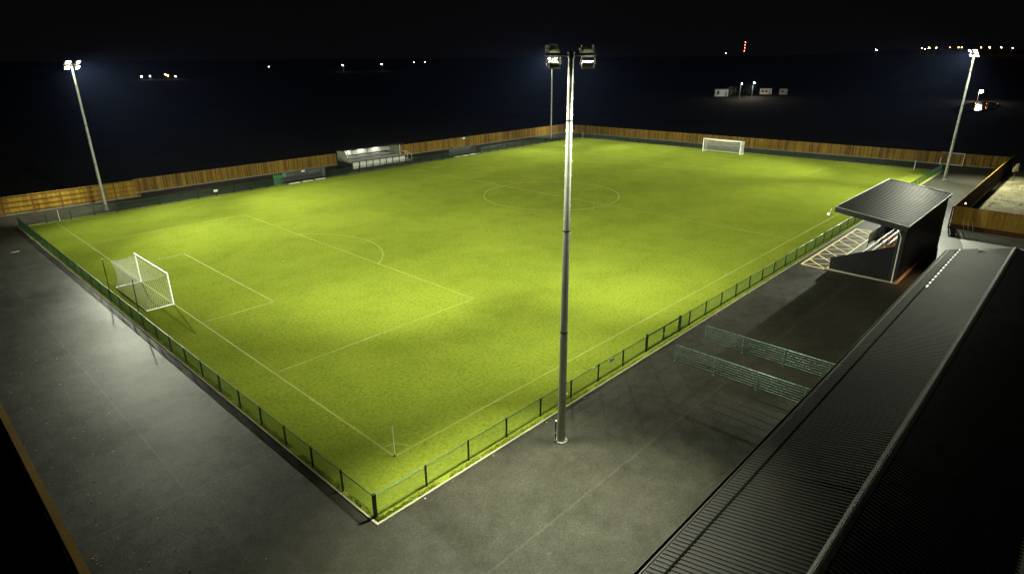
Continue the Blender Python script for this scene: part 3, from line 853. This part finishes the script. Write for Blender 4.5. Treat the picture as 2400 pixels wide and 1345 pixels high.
# ------------------------------------------------------------------ small terrace at the far touchline
def terrace():
    x0 = 43.0; Ln = 10.9
    t = thing('spectator_terrace', 'small roofed terrace with lit back wall and pale front panels', 'stand', (x0, 69.9, 0), -.01)
    D = 4.6
    b = MB(); b.box(0, .06, 0, Ln, D, .96); b.build('terrace_base', M['trim'], t)
    b = MB(); b.box(.0, .06, .9605, Ln, 1.598, .985); b.build('deck', M['plat'], t)
    b = MB(); b.box(0, 1.6, .9605, Ln, D, 1.22); b.box(0, 3.0, 1.221, Ln, D, 1.5); b.build('step', M['plat'], t)
    k = 8
    for i in range(k):
        a = Ln*i/k; f = MB(); f.box(a+.09, .0, .02, a+Ln/k-.09, .055, 1.0); f.build('front_panel', M['wallw'], t)
    for i in range(k+1):
        a = Ln*i/k; f = MB(); f.box(a-.07, -.05, 0, a+.07, .055, 1.14); f.build('front_post', M['trim'], t)
    b = MB(); b.box(0, D-.06, 1.5, Ln, D, 2.75); b.build('back_wall', M['wallw'], t)
    for x in (2.9, 6.1, 9.0):
        c = MB(); c.box(x-.08, D-.14, 1.5, x+.08, D-.062, 2.75); c.build('wall_post', M['wallg'], t)
    c = MB(); c.box(.3, D-.4, 1.52, Ln-.3, D-.08, 1.62); c.build('bench', M['trim'], t)
    for x in (0, Ln-.06):
        s = MB(); s.add([(x, .9, 1.0), (x, D, 1.0), (x, D, 2.75), (x, 2.2, 2.85), (x+.06, .9, 1.0), (x+.06, D, 1.0), (x+.06, D, 2.75), (x+.06, 2.2, 2.85)],
                    [(0, 1, 2, 3), (7, 6, 5, 4), (0, 4, 5, 1), (1, 5, 6, 2), (2, 6, 7, 3), (3, 7, 4, 0)]); s.build('side_wall', M['wallg'], t)
    r = MB(); r.add([(-.5, 1.2, 2.95), (Ln+.9, 1.2, 2.95), (Ln+.9, D+.3, 2.72), (-.5, D+.3, 2.72), (-.5, 1.2, 3.08), (Ln+.9, 1.2, 3.08), (Ln+.9, D+.3, 2.85), (-.5, D+.3, 2.85)],
                  [(0, 3, 2, 1), (4, 5, 6, 7), (0, 1, 5, 4), (1, 2, 6, 5), (2, 3, 7, 6), (3, 0, 4, 7)]); r.build('roof', M['blackw'], t)
    for x in (.05, Ln-.05):
        c = MB(); c.box(x-.05, 1.35, .96, x+.05, 1.45, 2.95); c.build('column', M['pale'], t)
    for x in (1.9, 4.7, 7.7):
        l = MB(); l.box(x-.5, D-.5, 2.58, x+.5, D-.42, 2.66); l.build('strip_light', M['strip'], t)
        a = bpy.data.lights.new('strip_lamp', 'AREA'); a.energy = 24; a.shape = 'RECTANGLE'; a.size = 1.0; a.size_y = .08; a.color = (1, .95, .86)
        o = bpy.data.objects.new('strip_lamp', a); COL.objects.link(o); o.location = (x0+x, 69.9+D-.46, 2.56)
    s = MB(); s.box(-.62, .9, 2.78, -.30, 1.15, 2.98); s.build('security_light', M['flag'], t)
    s = MB(); s.add([(Ln+.02, .1, 0), (Ln+1.5, .1, 0), (Ln+.02, .1, .9), (Ln+.02, 1.3, 0), (Ln+1.5, 1.3, 0), (Ln+.02, 1.3, .9)], [(0, 1, 2), (3, 5, 4), (1, 4, 5, 2), (0, 3, 4, 1)]); s.build('ramp', M['plat'], t)
    s = MB(); s.path([(Ln+.1, .1, 0.9), (Ln+.1, .1, 1.95), (Ln+1.5, .1, 1.1), (Ln+1.5, .1, 0)], .035, 6); s.path([(Ln+.1, 1.3, 1.9), (Ln+1.5, 1.3, 1.1), (Ln+1.5, 1.3, 0)], .035, 6); s.build('handrail', M['pale'], t)
terrace()

# ------------------------------------------------------------------ team shelters
def shelter(x, y, Ln, h, bays, label, posts):
    t = thing('team_shelter', label, 'shelter', (x, y, 0), .014, 'team shelters beside the pitch')
    D = 1.35
    prof = [(D, .15), (D, h*.55), (D*.93, h*.78), (D*.72, h*.93), (D*.42, h), (D*.05, h*.985)]
    sh = MB()
    for (a, b) in zip(prof[:-1], prof[1:]): sh.add([(0, a[0], a[1]), (Ln, a[0], a[1]), (Ln, b[0], b[1]), (0, b[0], b[1])], [(0, 1, 2, 3)], True)
    sh.build('curved_canopy', M['poly'], t)
    for i in range(bays+1):
        xx = Ln*i/bays; r = MB(); r.path([(xx, p[0], p[1]) for p in prof], .035, 6); r.tube((xx, D, 0), (xx, D, .2), .04, 6); r.tube((xx, .1, .0), (xx, D, .0), .04, 6); r.tube((xx, .12, .0), (xx, .12, .28), .10, 6)
        r.build('frame_hoop', M['dgreen'], t)
    for xx in (0, Ln):
        e = MB(); pts = [(xx, p[0], p[1]) for p in prof] + [(xx, D*.12, h*.5), (xx, D*.25, .15)]; e.add(pts, [tuple(range(len(pts)))]); e.build('end_panel', M['poly'], t)
    b = MB(); b.box(.15, D-.55, .38, Ln-.15, D-.15, .46); b.box(.15, D-.14, .5, Ln-.15, D-.10, .85)
    for i in range(4): xx = .3+(Ln-.6)*i/3; b.box(xx-.03, D-.4, 0, xx+.03, D-.34, .38)
    b.build('bench', M['seatb'], t)
    for i in range(bays):
        m = MB(); a = Ln*i/bays; m.box(a+.35, -.35, .0, a+Ln/bays-.25, .35, .03); m.build('ground_mat', M['sign'], t)
shelter(29.2, 66.15, 6.6, 1.75, 3, 'longer clear team shelter beside the green box', 4)
shelter(62.8, 66.75, 5.8, 1.7, 3, 'shorter clear team shelter nearer the corner of the timber fences', 4)

t = thing('equipment_box', 'green slant-lidded box beside the longer team shelter', 'box', (27.7, 66.4, 0), 0)
b = MB(); b.box(0, 0, 0, 1.05, .75, 1.15); b.build('box_body', M['bin'], t)
b = MB(); b.add([(-.04, -.05, 1.152), (1.09, -.05, 1.152), (1.09, .8, 1.152), (-.04, .8, 1.152), (-.04, -.05, 1.22), (1.09, -.05, 1.22), (1.09, .8, 1.4), (-.04, .8, 1.4)],
             [(0, 3, 2, 1), (4, 5, 6, 7), (0, 1, 5, 4), (1, 2, 6, 5), (2, 3, 7, 6), (3, 0, 4, 7)]); b.build('lid', M['bin'], t)

# signs hung on fences
def sign(x, y, z, w, h, rz, label, dark=False):
    t = thing('sign', label, 'sign', (x, y, z), rz, 'small plates on the fences')
    b = MB(); b.box(-w/2, -.012, -h/2, w/2, .0, h/2); b.build('plate', M['sign'] if not dark else M['pale'], t)
    for s in (-1, 1):
        k = MB(); k.box(s*w*.42-.015, -.02, h*.5-.005, s*w*.42+.015, .03, h*.5+.03); k.build('hook', M['dgreen'], t)
    if dark:
        k = MB(); k.box(-w*.40, -.016, -h*.30, -w*.08, -.0125, h*.22); k.box(w*.0, -.016, -h*.22, w*.38, -.0125, h*.30); k.build('dark_patch', M['signd'], t)
sign(13.75, -2.87, .93, .5, .22, 0, 'small grey plate with dark patches on the touchline fence right of the foreground mast', True)
sign(18.6, 65.62, .75, .55, .28, .014, 'pale plate on the low mesh fence before the long timber fence')
sign(31.9, 66.0, 1.62, .55, .2, .014, 'pale plate above the longer team shelter')
sign(73.4, 75.6, 1.72, .7, .3, 0, 'pale plate high on the timber fence above the smaller team shelter')
sign(110.2, 32.8, 1.75, .9, .34, -math.pi/2+.08, 'pale plate on the timber fence just right of the distant goal crossbar')
sign(110.5, 28.9, 1.65, .9, .34, -math.pi/2+.08, 'pale plate on the timber fence further along from the distant goal')

# small goal leaning against the timber fence
def spare_goal():
    t = thing('training_goal', 'spare grey goal frame leaning on the timber fence beyond the mast behind the stand', 'goal', (112.7, -4.4, 0), 0)
    b = MB()
    b.tube((0, 0, .05), (.25, 0, 1.95), .06, 8); b.build('goalpost', M['pale'], t)
    b = MB(); b.tube((0, 3.2, .05), (.25, 3.2, 1.95), .06, 8); b.build('goalpost', M['pale'], t)
    b = MB(); b.tube((.25, -.06, 1.95), (.25, 3.26, 1.95), .06, 8); b.build('crossbar', M['pale'], t)
    b = MB(); b.tube((.0, 0, .06), (.0, 3.2, .06), .05, 8); b.build('ground_frame', M['pale'], t)
spare_goal()

# ------------------------------------------------------------------ compound on the far side of the dark fence
def compound():
    nx, ny = 60, 34; v = []; f = []
    for j in range(ny+1):
        for i in range(nx+1):
            x = 66.55+(112.5-66.55)*i/nx; y = -11.0-30*j/ny
            e = min(1, (x-66.55)/3, (-11.0-y)/2.0)
            z = -.005+e*(.22+.30*mnoise.noise(Vector((x*.35, y*.35, 0)))+.10*mnoise.noise(Vector((x*1.3, y*1.3, 2))))
            v.append((x, y, max(-.005, z)))
    for j in range(ny):
        for i in range(nx):
            a = j*(nx+1)+i; f.append((a, a+nx+1, a+nx+2, a+1))
    m = MB(); m.add(v, f, True); tag(m.build('rough_ground', M['rough']), 'lumpy straw coloured ground inside the timber compound', 'rough ground', kind='structure')
    rn = random.Random(3); g = MB()
    for k in range(900):
        x = rn.uniform(67.5, 104); y = rn.uniform(-26, -12.2)
        if mnoise.noise(Vector((x*.3, y*.3, 5))) < -.02: continue
        for q in range(5):
            a = rn.uniform(0, 6.28); ln = rn.uniform(.15, .42); s = rn.uniform(.08, .25)
            bx, by = x+rn.uniform(-.2, .2), y+rn.uniform(-.2, .2)
            p = Vector((bx, by, .05)); tip = p+Vector((s*math.cos(a), s*math.sin(a), ln+.15)); w = Vector((-math.sin(a), math.cos(a), 0))*.025
            g.add([p-w, p+w, tip], [(0, 1, 2)])
    tag(g.build('weeds', M['straw']), 'dry tufts and weeds on the rough compound ground', 'weeds', kind='stuff')
    # sapling
    t = thing('sapling', 'young pale sapling standing in the compound by the dark timber fence', 'tree', (101.0, -12.4, 0))
    b = MB(); b.tube((0, 0, 0), (.05, .02, 1.3), .06, 7, .04); b.tube((.05, .02, 1.3), (.0, .1, 2.3), .04, 6, .015); b.tube((.05, .02, 1.2), (.25, -.1, 1.9), .025, 5, .01); b.tube((.03, .02, 1.4), (-.2, .05, 2.0), .022, 5, .01); b.build('trunk', M['bark'], t)
    c = MB(); rn = random.Random(8)
    for k in range(150):
        u = Vector((rn.gauss(0, .15), rn.gauss(0, .15), 2.0+rn.gauss(0, .30))); a = Vector((rn.uniform(-1, 1), rn.uniform(-1, 1), rn.uniform(-1, 1))).normalized()*.09; bb = a.orthogonal().normalized()*.05
        c.add([u-a, u+bb, u+a, u-bb], [(0, 1, 2, 3)])
    c.build('crown', M['straw'], t)
    for i in range(3):
        t = thing('leaning_bar', ['thin pale bar leaning on the compound fence, closest of three to the covered stand', 'thin pale bar leaning on the compound fence, middle one of three', 'thin pale bar leaning on the compound fence, furthest of three from the covered stand'][i],
                  'metal bar', (65.75, -12.0-.42*i, 0), 0, 'bars leaning on the compound fence')
        b = MB(); b.tube((-.25, -.18, 0), (.37, .12, .95), .02, 6); b.build('bar', M['pale'], t)
        b = MB(); b.sphere((-.25, -.18, .02), .03, 6, 4); b.build('foot', M['trim'], t)
    t = thing('fence_light', 'small pinkish lamp on the inner side of the dark timber fence', 'lamp', (71.5, -11.0, 1.75))
    b = MB(); b.box(-.08, .0, -.12, .08, .12, .1); b.build('lamp_body', M['trim'], t)
    b = MB(); b.sphere((0, -.04, 0), .10, 8, 6); b.build('lamp_globe', emit('pink_globe', (1.0, .55, .38), 5), t)
compound()

# gullies and litter on the asphalt
def gully(x, y, label):
    t = thing('drain_cover', label, 'drain cover', (x, y, -.012), .2, 'drain covers in the paving')
    b = MB(); b.box(-.32, -.2, -.02, .32, .2, .0); b.build('frame', M['stone'], t)
    b = MB()
    for i in range(6): b.box(-.26, -.16+i*.06, .0005, .26, -.13+i*.06, .006)
    b.build('grate', M['galv'], t)
gully(-5.6, 54.5, 'pale drain cover in the asphalt behind the goal, toward the timber panel fence')
def litter():
    rn = random.Random(21); m = MB()
    pts = [(-9.57, 13.75), (-11.24, 12.34), (-11.65, 17.34), (-9.27, 3.78), (-11.71, 3.03), (-10.34, 1.45)]
    for k in range(105):
        x = -12.1+abs(rn.gauss(0, 1.7)); y = rn.uniform(-4, 27); pts.append((x, y))
    for k in range(34): pts.append((rn.uniform(-3, 40), -3.36-abs(rn.gauss(0, .06))))
    for k in range(26): pts.append((rn.uniform(-3, 40), -3.02+rn.gauss(0, .05)))
    for k in range(30): pts.append((-2.95+rn.gauss(0, .1), rn.uniform(-3, 30)))
    for x, y in pts:
        s = rn.uniform(.025, .075); a = rn.uniform(0, 6.28); h = rn.uniform(.004, .03)
        z = -.006 if (y < -3.2 or x < -3.3) else .012
        u = Vector((math.cos(a)*s, math.sin(a)*s, h)); w = Vector((-math.sin(a)*s*.5, math.cos(a)*s*.5, -.002)); c = Vector((x, y, z))
        m.add([c-u*.9+Vector((0, 0, h)), c+w, c+u+Vector((0, 0, h)), c-w], [(0, 1, 2, 3)])
    tag(m.build('leaf_litter', M['litter']), 'scattered dry leaves and scraps along the asphalt edges', 'litter', kind='stuff')
litter()
def turf_edge():
    rn = random.Random(4); m = MB()
    def clump(x, y):
        for q in range(4):
            a = rn.uniform(0, 6.28); ln = rn.uniform(.03, .085); p = Vector((x+rn.uniform(-.04, .04), y+rn.uniform(-.04, .04), 0))
            tip = p+Vector((math.cos(a)*ln*.7, math.sin(a)*ln*.7, ln)); w_ = Vector((-math.sin(a), math.cos(a), 0))*.009
            m.add([p-w_, p+w_, tip], [(0, 1, 2)])
    for k in range(2600):
        x = -3.1+60*rn.random()**1.5
        if mnoise.noise(Vector((x*.9, 0, 7))) > -.25: clump(x, -3.12+abs(rn.gauss(0, .10)))
    for k in range(2200):
        y = -3.1+48*rn.random()**1.3
        if mnoise.noise(Vector((0, y*.9, 3))) > -.25: clump(-3.13+abs(rn.gauss(0, .10)), y)
    tag(m.build('turf_edge', M['blade']), 'ragged longer grass along the concrete edging under the mesh fences', 'grass', kind='stuff')
turf_edge()

# ------------------------------------------------------------------ far away: lamps, beacon tower, cabins, pond
def street_lamp(x, y, z, m, label, r=.55, cat='street lamp', name='street_lamp'):
    g = terrain(x, y); h = max(1.5, z-g)
    t = thing(name, label, cat, (x, y, g), 0, 'distant street lamps on the horizon')
    b = MB(); b.tube((0, 0, -.2), (0, 0, h-.1), .12, 6, .07); b.tube((0, 0, h-.1), (-.8, -.8, h+.05), .06, 5); b.build('pole', M['galvd'], t)
    b = MB(); b.sphere((-.8, -.8, h), r*.66, 8, 6, .8); b.build('lamp_head', m, t)
    return t
SL = [
 (160.7, 552.8, 2.8, 'bulb_w', .40, 'dim white street lamp, leftmost of the low group right of the leftmost mast'),
 (166.4, 551.0, 3.0, 'bulb_w', .44, 'white street lamp second from left in the low group right of the leftmost mast'),
 (183.4, 566.5, 3.5, 'bulb_o', .55, 'orange street lamp, left one of the close orange pair low on the horizon'),
 (178.7, 547.0, 3.2, 'bulb_o', .50, 'orange street lamp, right one of the close orange pair low on the horizon'),
 (183.8, 545.3, 2.3, 'bulb_w', .40, 'white street lamp last in the low group, just right of the close orange pair'),
 (338.9, 696.7, 5.9, 'bulb_wd', .5, 'very faint lone street lamp between the low group and the two bright white lamps'),
 (410.6, 656.8, 6.4, 'bulb_w', .60, 'bright white lone street lamp above the small terrace'),
 (448.2, 631.8, 7.0, 'bulb_w', .58, 'warm white lone street lamp right of the one above the small terrace'),
 (540.3, 687.9, 8.0, 'bulb_wd', .5, 'faint reddish street lamp, left one of the faint pair left of the foreground mast'),
 (551.9, 678.6, 8.4, 'bulb_wd', .5, 'faint reddish street lamp, right one of the faint pair left of the foreground mast'),
 (797.9, 367.1, 16.9, 'bulb_wd', .6, 'faint white lamp just left of and below the red beacon tower'),
 (856.7, 206.3, 19.7, 'bulb_w', .58, 'white lone street lamp between the red beacon tower and the orange row'),
 (867.1, 162.0, 21.2, 'bulb_o', .62, 'orange street lamp that begins the row on the right horizon'),
 (916.8, 168.5, 20.3, 'bulb_wd', .5, 'faint pale lamp between the first and the big orange lamp of the right row'),
 (868.5, 155.1, 21.5, 'bulb_o', 1.0, 'largest orange street lamp in the row on the right horizon'),
 (869.9, 148.2, 21.5, 'bulb_o', .72, 'orange street lamp just right of the largest orange one'),
 (872.2, 135.5, 21.8, 'bulb_od', .5, 'very faint orange lamp midway between the largest one and the right mast'),
 (873.6, 127.5, 21.7, 'bulb_od', .8, 'dim orange lamp, left one of the dim pair beside the right mast lamps'),
 (874.1, 124.4, 21.7, 'bulb_od', .7, 'dim orange lamp, right one of the dim pair beside the right mast lamps'),
 (876.8, 107.0, 21.5, 'bulb_od', .8, 'dim orange lamp directly beside the bright head of the right mast'),
 (858.0, 96.7, 21.4, 'bulb_o', .80, 'orange street lamp, first bright one beyond the head of the right mast'),
 (859.3, 86.8, 21.3, 'bulb_o', .74, 'orange street lamp, second bright one beyond the head of the right mast'),
 (860.5, 76.9, 20.7, 'bulb_o', .72, 'orange street lamp, last one at the right end of the row'),
]
for x, y, z, m, r, lab in SL: street_lamp(x, y, z, M[m], lab, r)

def tower():
    x, y = 1081.4, 468.8; g = terrain(x, y)
    t = thing('radio_tower', 'slim distant tower carrying a column of four red beacons', 'tower', (x, y, g))
    h = 34.0-g; b = MB()
    for i in range(3):
        a = 2.09*i; b.tube((1.6*math.cos(a), 1.6*math.sin(a), -.3), (.25*math.cos(a), .25*math.sin(a), h), .12, 5)
    for k in range(12):
        z0, z1 = h*k/12, h*(k+1)/12; r0, r1 = 1.6-1.35*k/12, 1.6-1.35*(k+1)/12
        for i in range(3):
            a, c = 2.09*i, 2.09*(i+1); b.tube((r0*math.cos(a), r0*math.sin(a), z0), (r1*math.cos(c), r1*math.sin(c), z1), .06, 4)
    b.build('lattice', M['galvd'], t)
    for z in (34.0, 29.9, 25.2, 20.4):
        b = MB(); b.sphere((-1.2, -.6, z-g), .36, 8, 6); b.tube((0, 0, z-g), (-1.0, -.5, z-g), .06, 4); b.build('beacon', M['bulb_r'], t)
tower()

def cabin(x, y, ang, Ln, Dp, h, m, label, lit):
    g = terrain(x, y)
    t = thing('cabin', label, 'building', (x, y, g), ang, 'distant lit cabins')
    b = MB(); b.box(0, 0, -.2, Ln, Dp, h); b.build('wall', m, t)
    b = MB(); b.box(-.2, -.2, h+.002, Ln+.2, Dp+.2, h+.18); b.build('roof', M['stone'], t)
    for a in lit:
        w = MB(); w.box(a, -.05, .9, a+1.0, -.003, h-.5); f = w.build('window', M['trim'], t)
        q = MB(); q.box(a+.06, -.06, .96, a+.94, -.052, h-.56); q.build('pane', M['seatb'], f)
    d = MB(); d.box(Ln-1.3, -.05, .05, Ln-.4, -.003, 2.1); d.build('door', M['stone'], t)
cabin(253.6, 109.6, -.95, 5.6, 3.0, 2.9, M['cabin'], 'pale green-white cabin standing apart left of the yard lamp', (.8,))
cabin(279.9, 100.6, -1.1, 5.0, 3.0, 2.4, M['cabinc'], 'cream cabin right of the bright yard lamp', (.7, 2.2))
cabin(283.0, 93.0, -1.2, 3.4, 2.4, 2.3, M['stone'], 'dim grey shed at the right end of the distant yard', (.8,))
def yard_lamp(x, y, z, r, e, label, col=(1, .93, .8), warm='bulb_w'):
    o = street_lamp(x, y, z, M[warm], label, r); o['group'] = 'yard lamps in the middle distance'
    l = bpy.data.lights.new('yard_lamp', 'POINT'); l.energy = e; l.color = col; l.shadow_soft_size = .3
    q = bpy.data.objects.new('yard_lamp', l); COL.objects.link(q); q.location = (x-1.9, y-1.9, z-.3)
yard_lamp(262.8, 96.9, 5.6, .46, 3600, 'bright white yard lamp above the cream cabin')
yard_lamp(247.1, 95.4, 5.8, .26, 2000, 'small white yard lamp left of the bright one above the cream cabin')
yard_lamp(288.2, 19.3, 3.5, .95, 300, 'very bright warm lamp by the pond right of the mast behind the stand', (1, .9, .7))
def bush(x, y, r, label):
    g = terrain(x, y); t = thing('bush', label, 'bush', (x, y, g), 0, 'bushes round the distant yard')
    b = MB(); b.tube((0, 0, -.2), (0, 0, r*.8), .10, 6, .05); b.tube((0, 0, .3), (r*.4, .1, r), .06, 5, .02); b.tube((0, 0, .3), (-r*.4, -.1, r), .06, 5, .02); b.build('trunk', M['bark'], t)
    c = MB(); rn = random.Random(int(x*7))
    for k in range(420):
        u = Vector((rn.gauss(0, r*.5), rn.gauss(0, r*.5), r*.9+rn.gauss(0, r*.36)))
        if u.z < .1: continue
        a = Vector((rn.uniform(-1, 1), rn.uniform(-1, 1), rn.uniform(-1, 1))).normalized()*.25; bb = a.orthogonal().normalized()*.15
        c.add([u-a, u+bb, u+a, u-bb], [(0, 1, 2, 3)])
    c.build('crown', M['leaf'], t)
bush(262, 106.5, 2.3, 'dark bush beside the pale green-white cabin')
bush(276.5, 104.0, 2.6, 'dark bush between the bright yard lamp and the cream cabin')
b = MB()
pc = [(256+math.cos(a)*26*(1+.12*math.sin(3*a)), 14.5+math.sin(a)*5.5*(1+.1*math.cos(2*a)), .25) for a in [2*math.pi*i/48 for i in range(48)]]
b.add(pc, [tuple(range(48))])
tag(b.build('pond', M['water']), 'dark water reflecting the warm lamp beyond the timber fence', 'pond', kind='structure')

# ------------------------------------------------------------------ night air
def haze():
    b = MB(); b.box(50-2020, 30-2020, -3.0, 50+2020, 30+2020, 40)
    m = bpy.data.materials.new('night_haze'); m.use_nodes = True; nt = m.node_tree; nt.nodes.clear()
    o = N(nt, 'ShaderNodeOutputMaterial'); v = N(nt, 'ShaderNodeVolumePrincipled')
    v.inputs['Color'].default_value = (.32, .45, 1.0, 1); v.inputs['Density'].default_value = .000031; v.inputs['Anisotropy'].default_value = .62
    nt.links.new(v.outputs[0], o.inputs['Volume'])
    tag(b.build('haze', m), kind='stuff')
haze()

w = bpy.data.worlds.new('World'); SC.world = w; w.use_nodes = True
nt = w.node_tree; bg = nt.nodes['Background']
bg.inputs['Color'].default_value = (.0018, .0014, .0013, 1); bg.inputs['Strength'].default_value = 1.0

# ------------------------------------------------------------------ camera
yaw, pitch, roll = .7611, .3606, -.0064
f = Vector((math.cos(yaw)*math.cos(pitch), math.sin(yaw)*math.cos(pitch), -math.sin(pitch)))
rt = Vector((math.sin(yaw), -math.cos(yaw), 0)); up = rt.cross(f)
r2 = rt*math.cos(roll)+up*math.sin(roll); u2 = -rt*math.sin(roll)+up*math.cos(roll)
cam = bpy.data.cameras.new('camera'); co = bpy.data.objects.new('camera', cam); COL.objects.link(co)
mw = Matrix((r2, u2, -f)).transposed().to_4x4(); mw.translation = Vector((-14.039, -21.191, 17.949)); co.matrix_world = mw
cam.sensor_fit = 'HORIZONTAL'; cam.sensor_width = 36; cam.lens = 36*1446.5/2400
cam.clip_start = .1; cam.clip_end = 6000
SC.camera = co

SC.render.engine = 'CYCLES'
SC.view_settings.view_transform = 'Standard'; SC.view_settings.look = 'None'
SC.view_settings.exposure = 0; SC.view_settings.gamma = 1
c = SC.cycles
c.use_denoising = True; c.max_bounces = 5; c.diffuse_bounces = 2; c.glossy_bounces = 2; c.transparent_max_bounces = 16; c.volume_bounces = 0
c.sample_clamp_indirect = 4; c.caustics_reflective = False; c.caustics_refractive = False
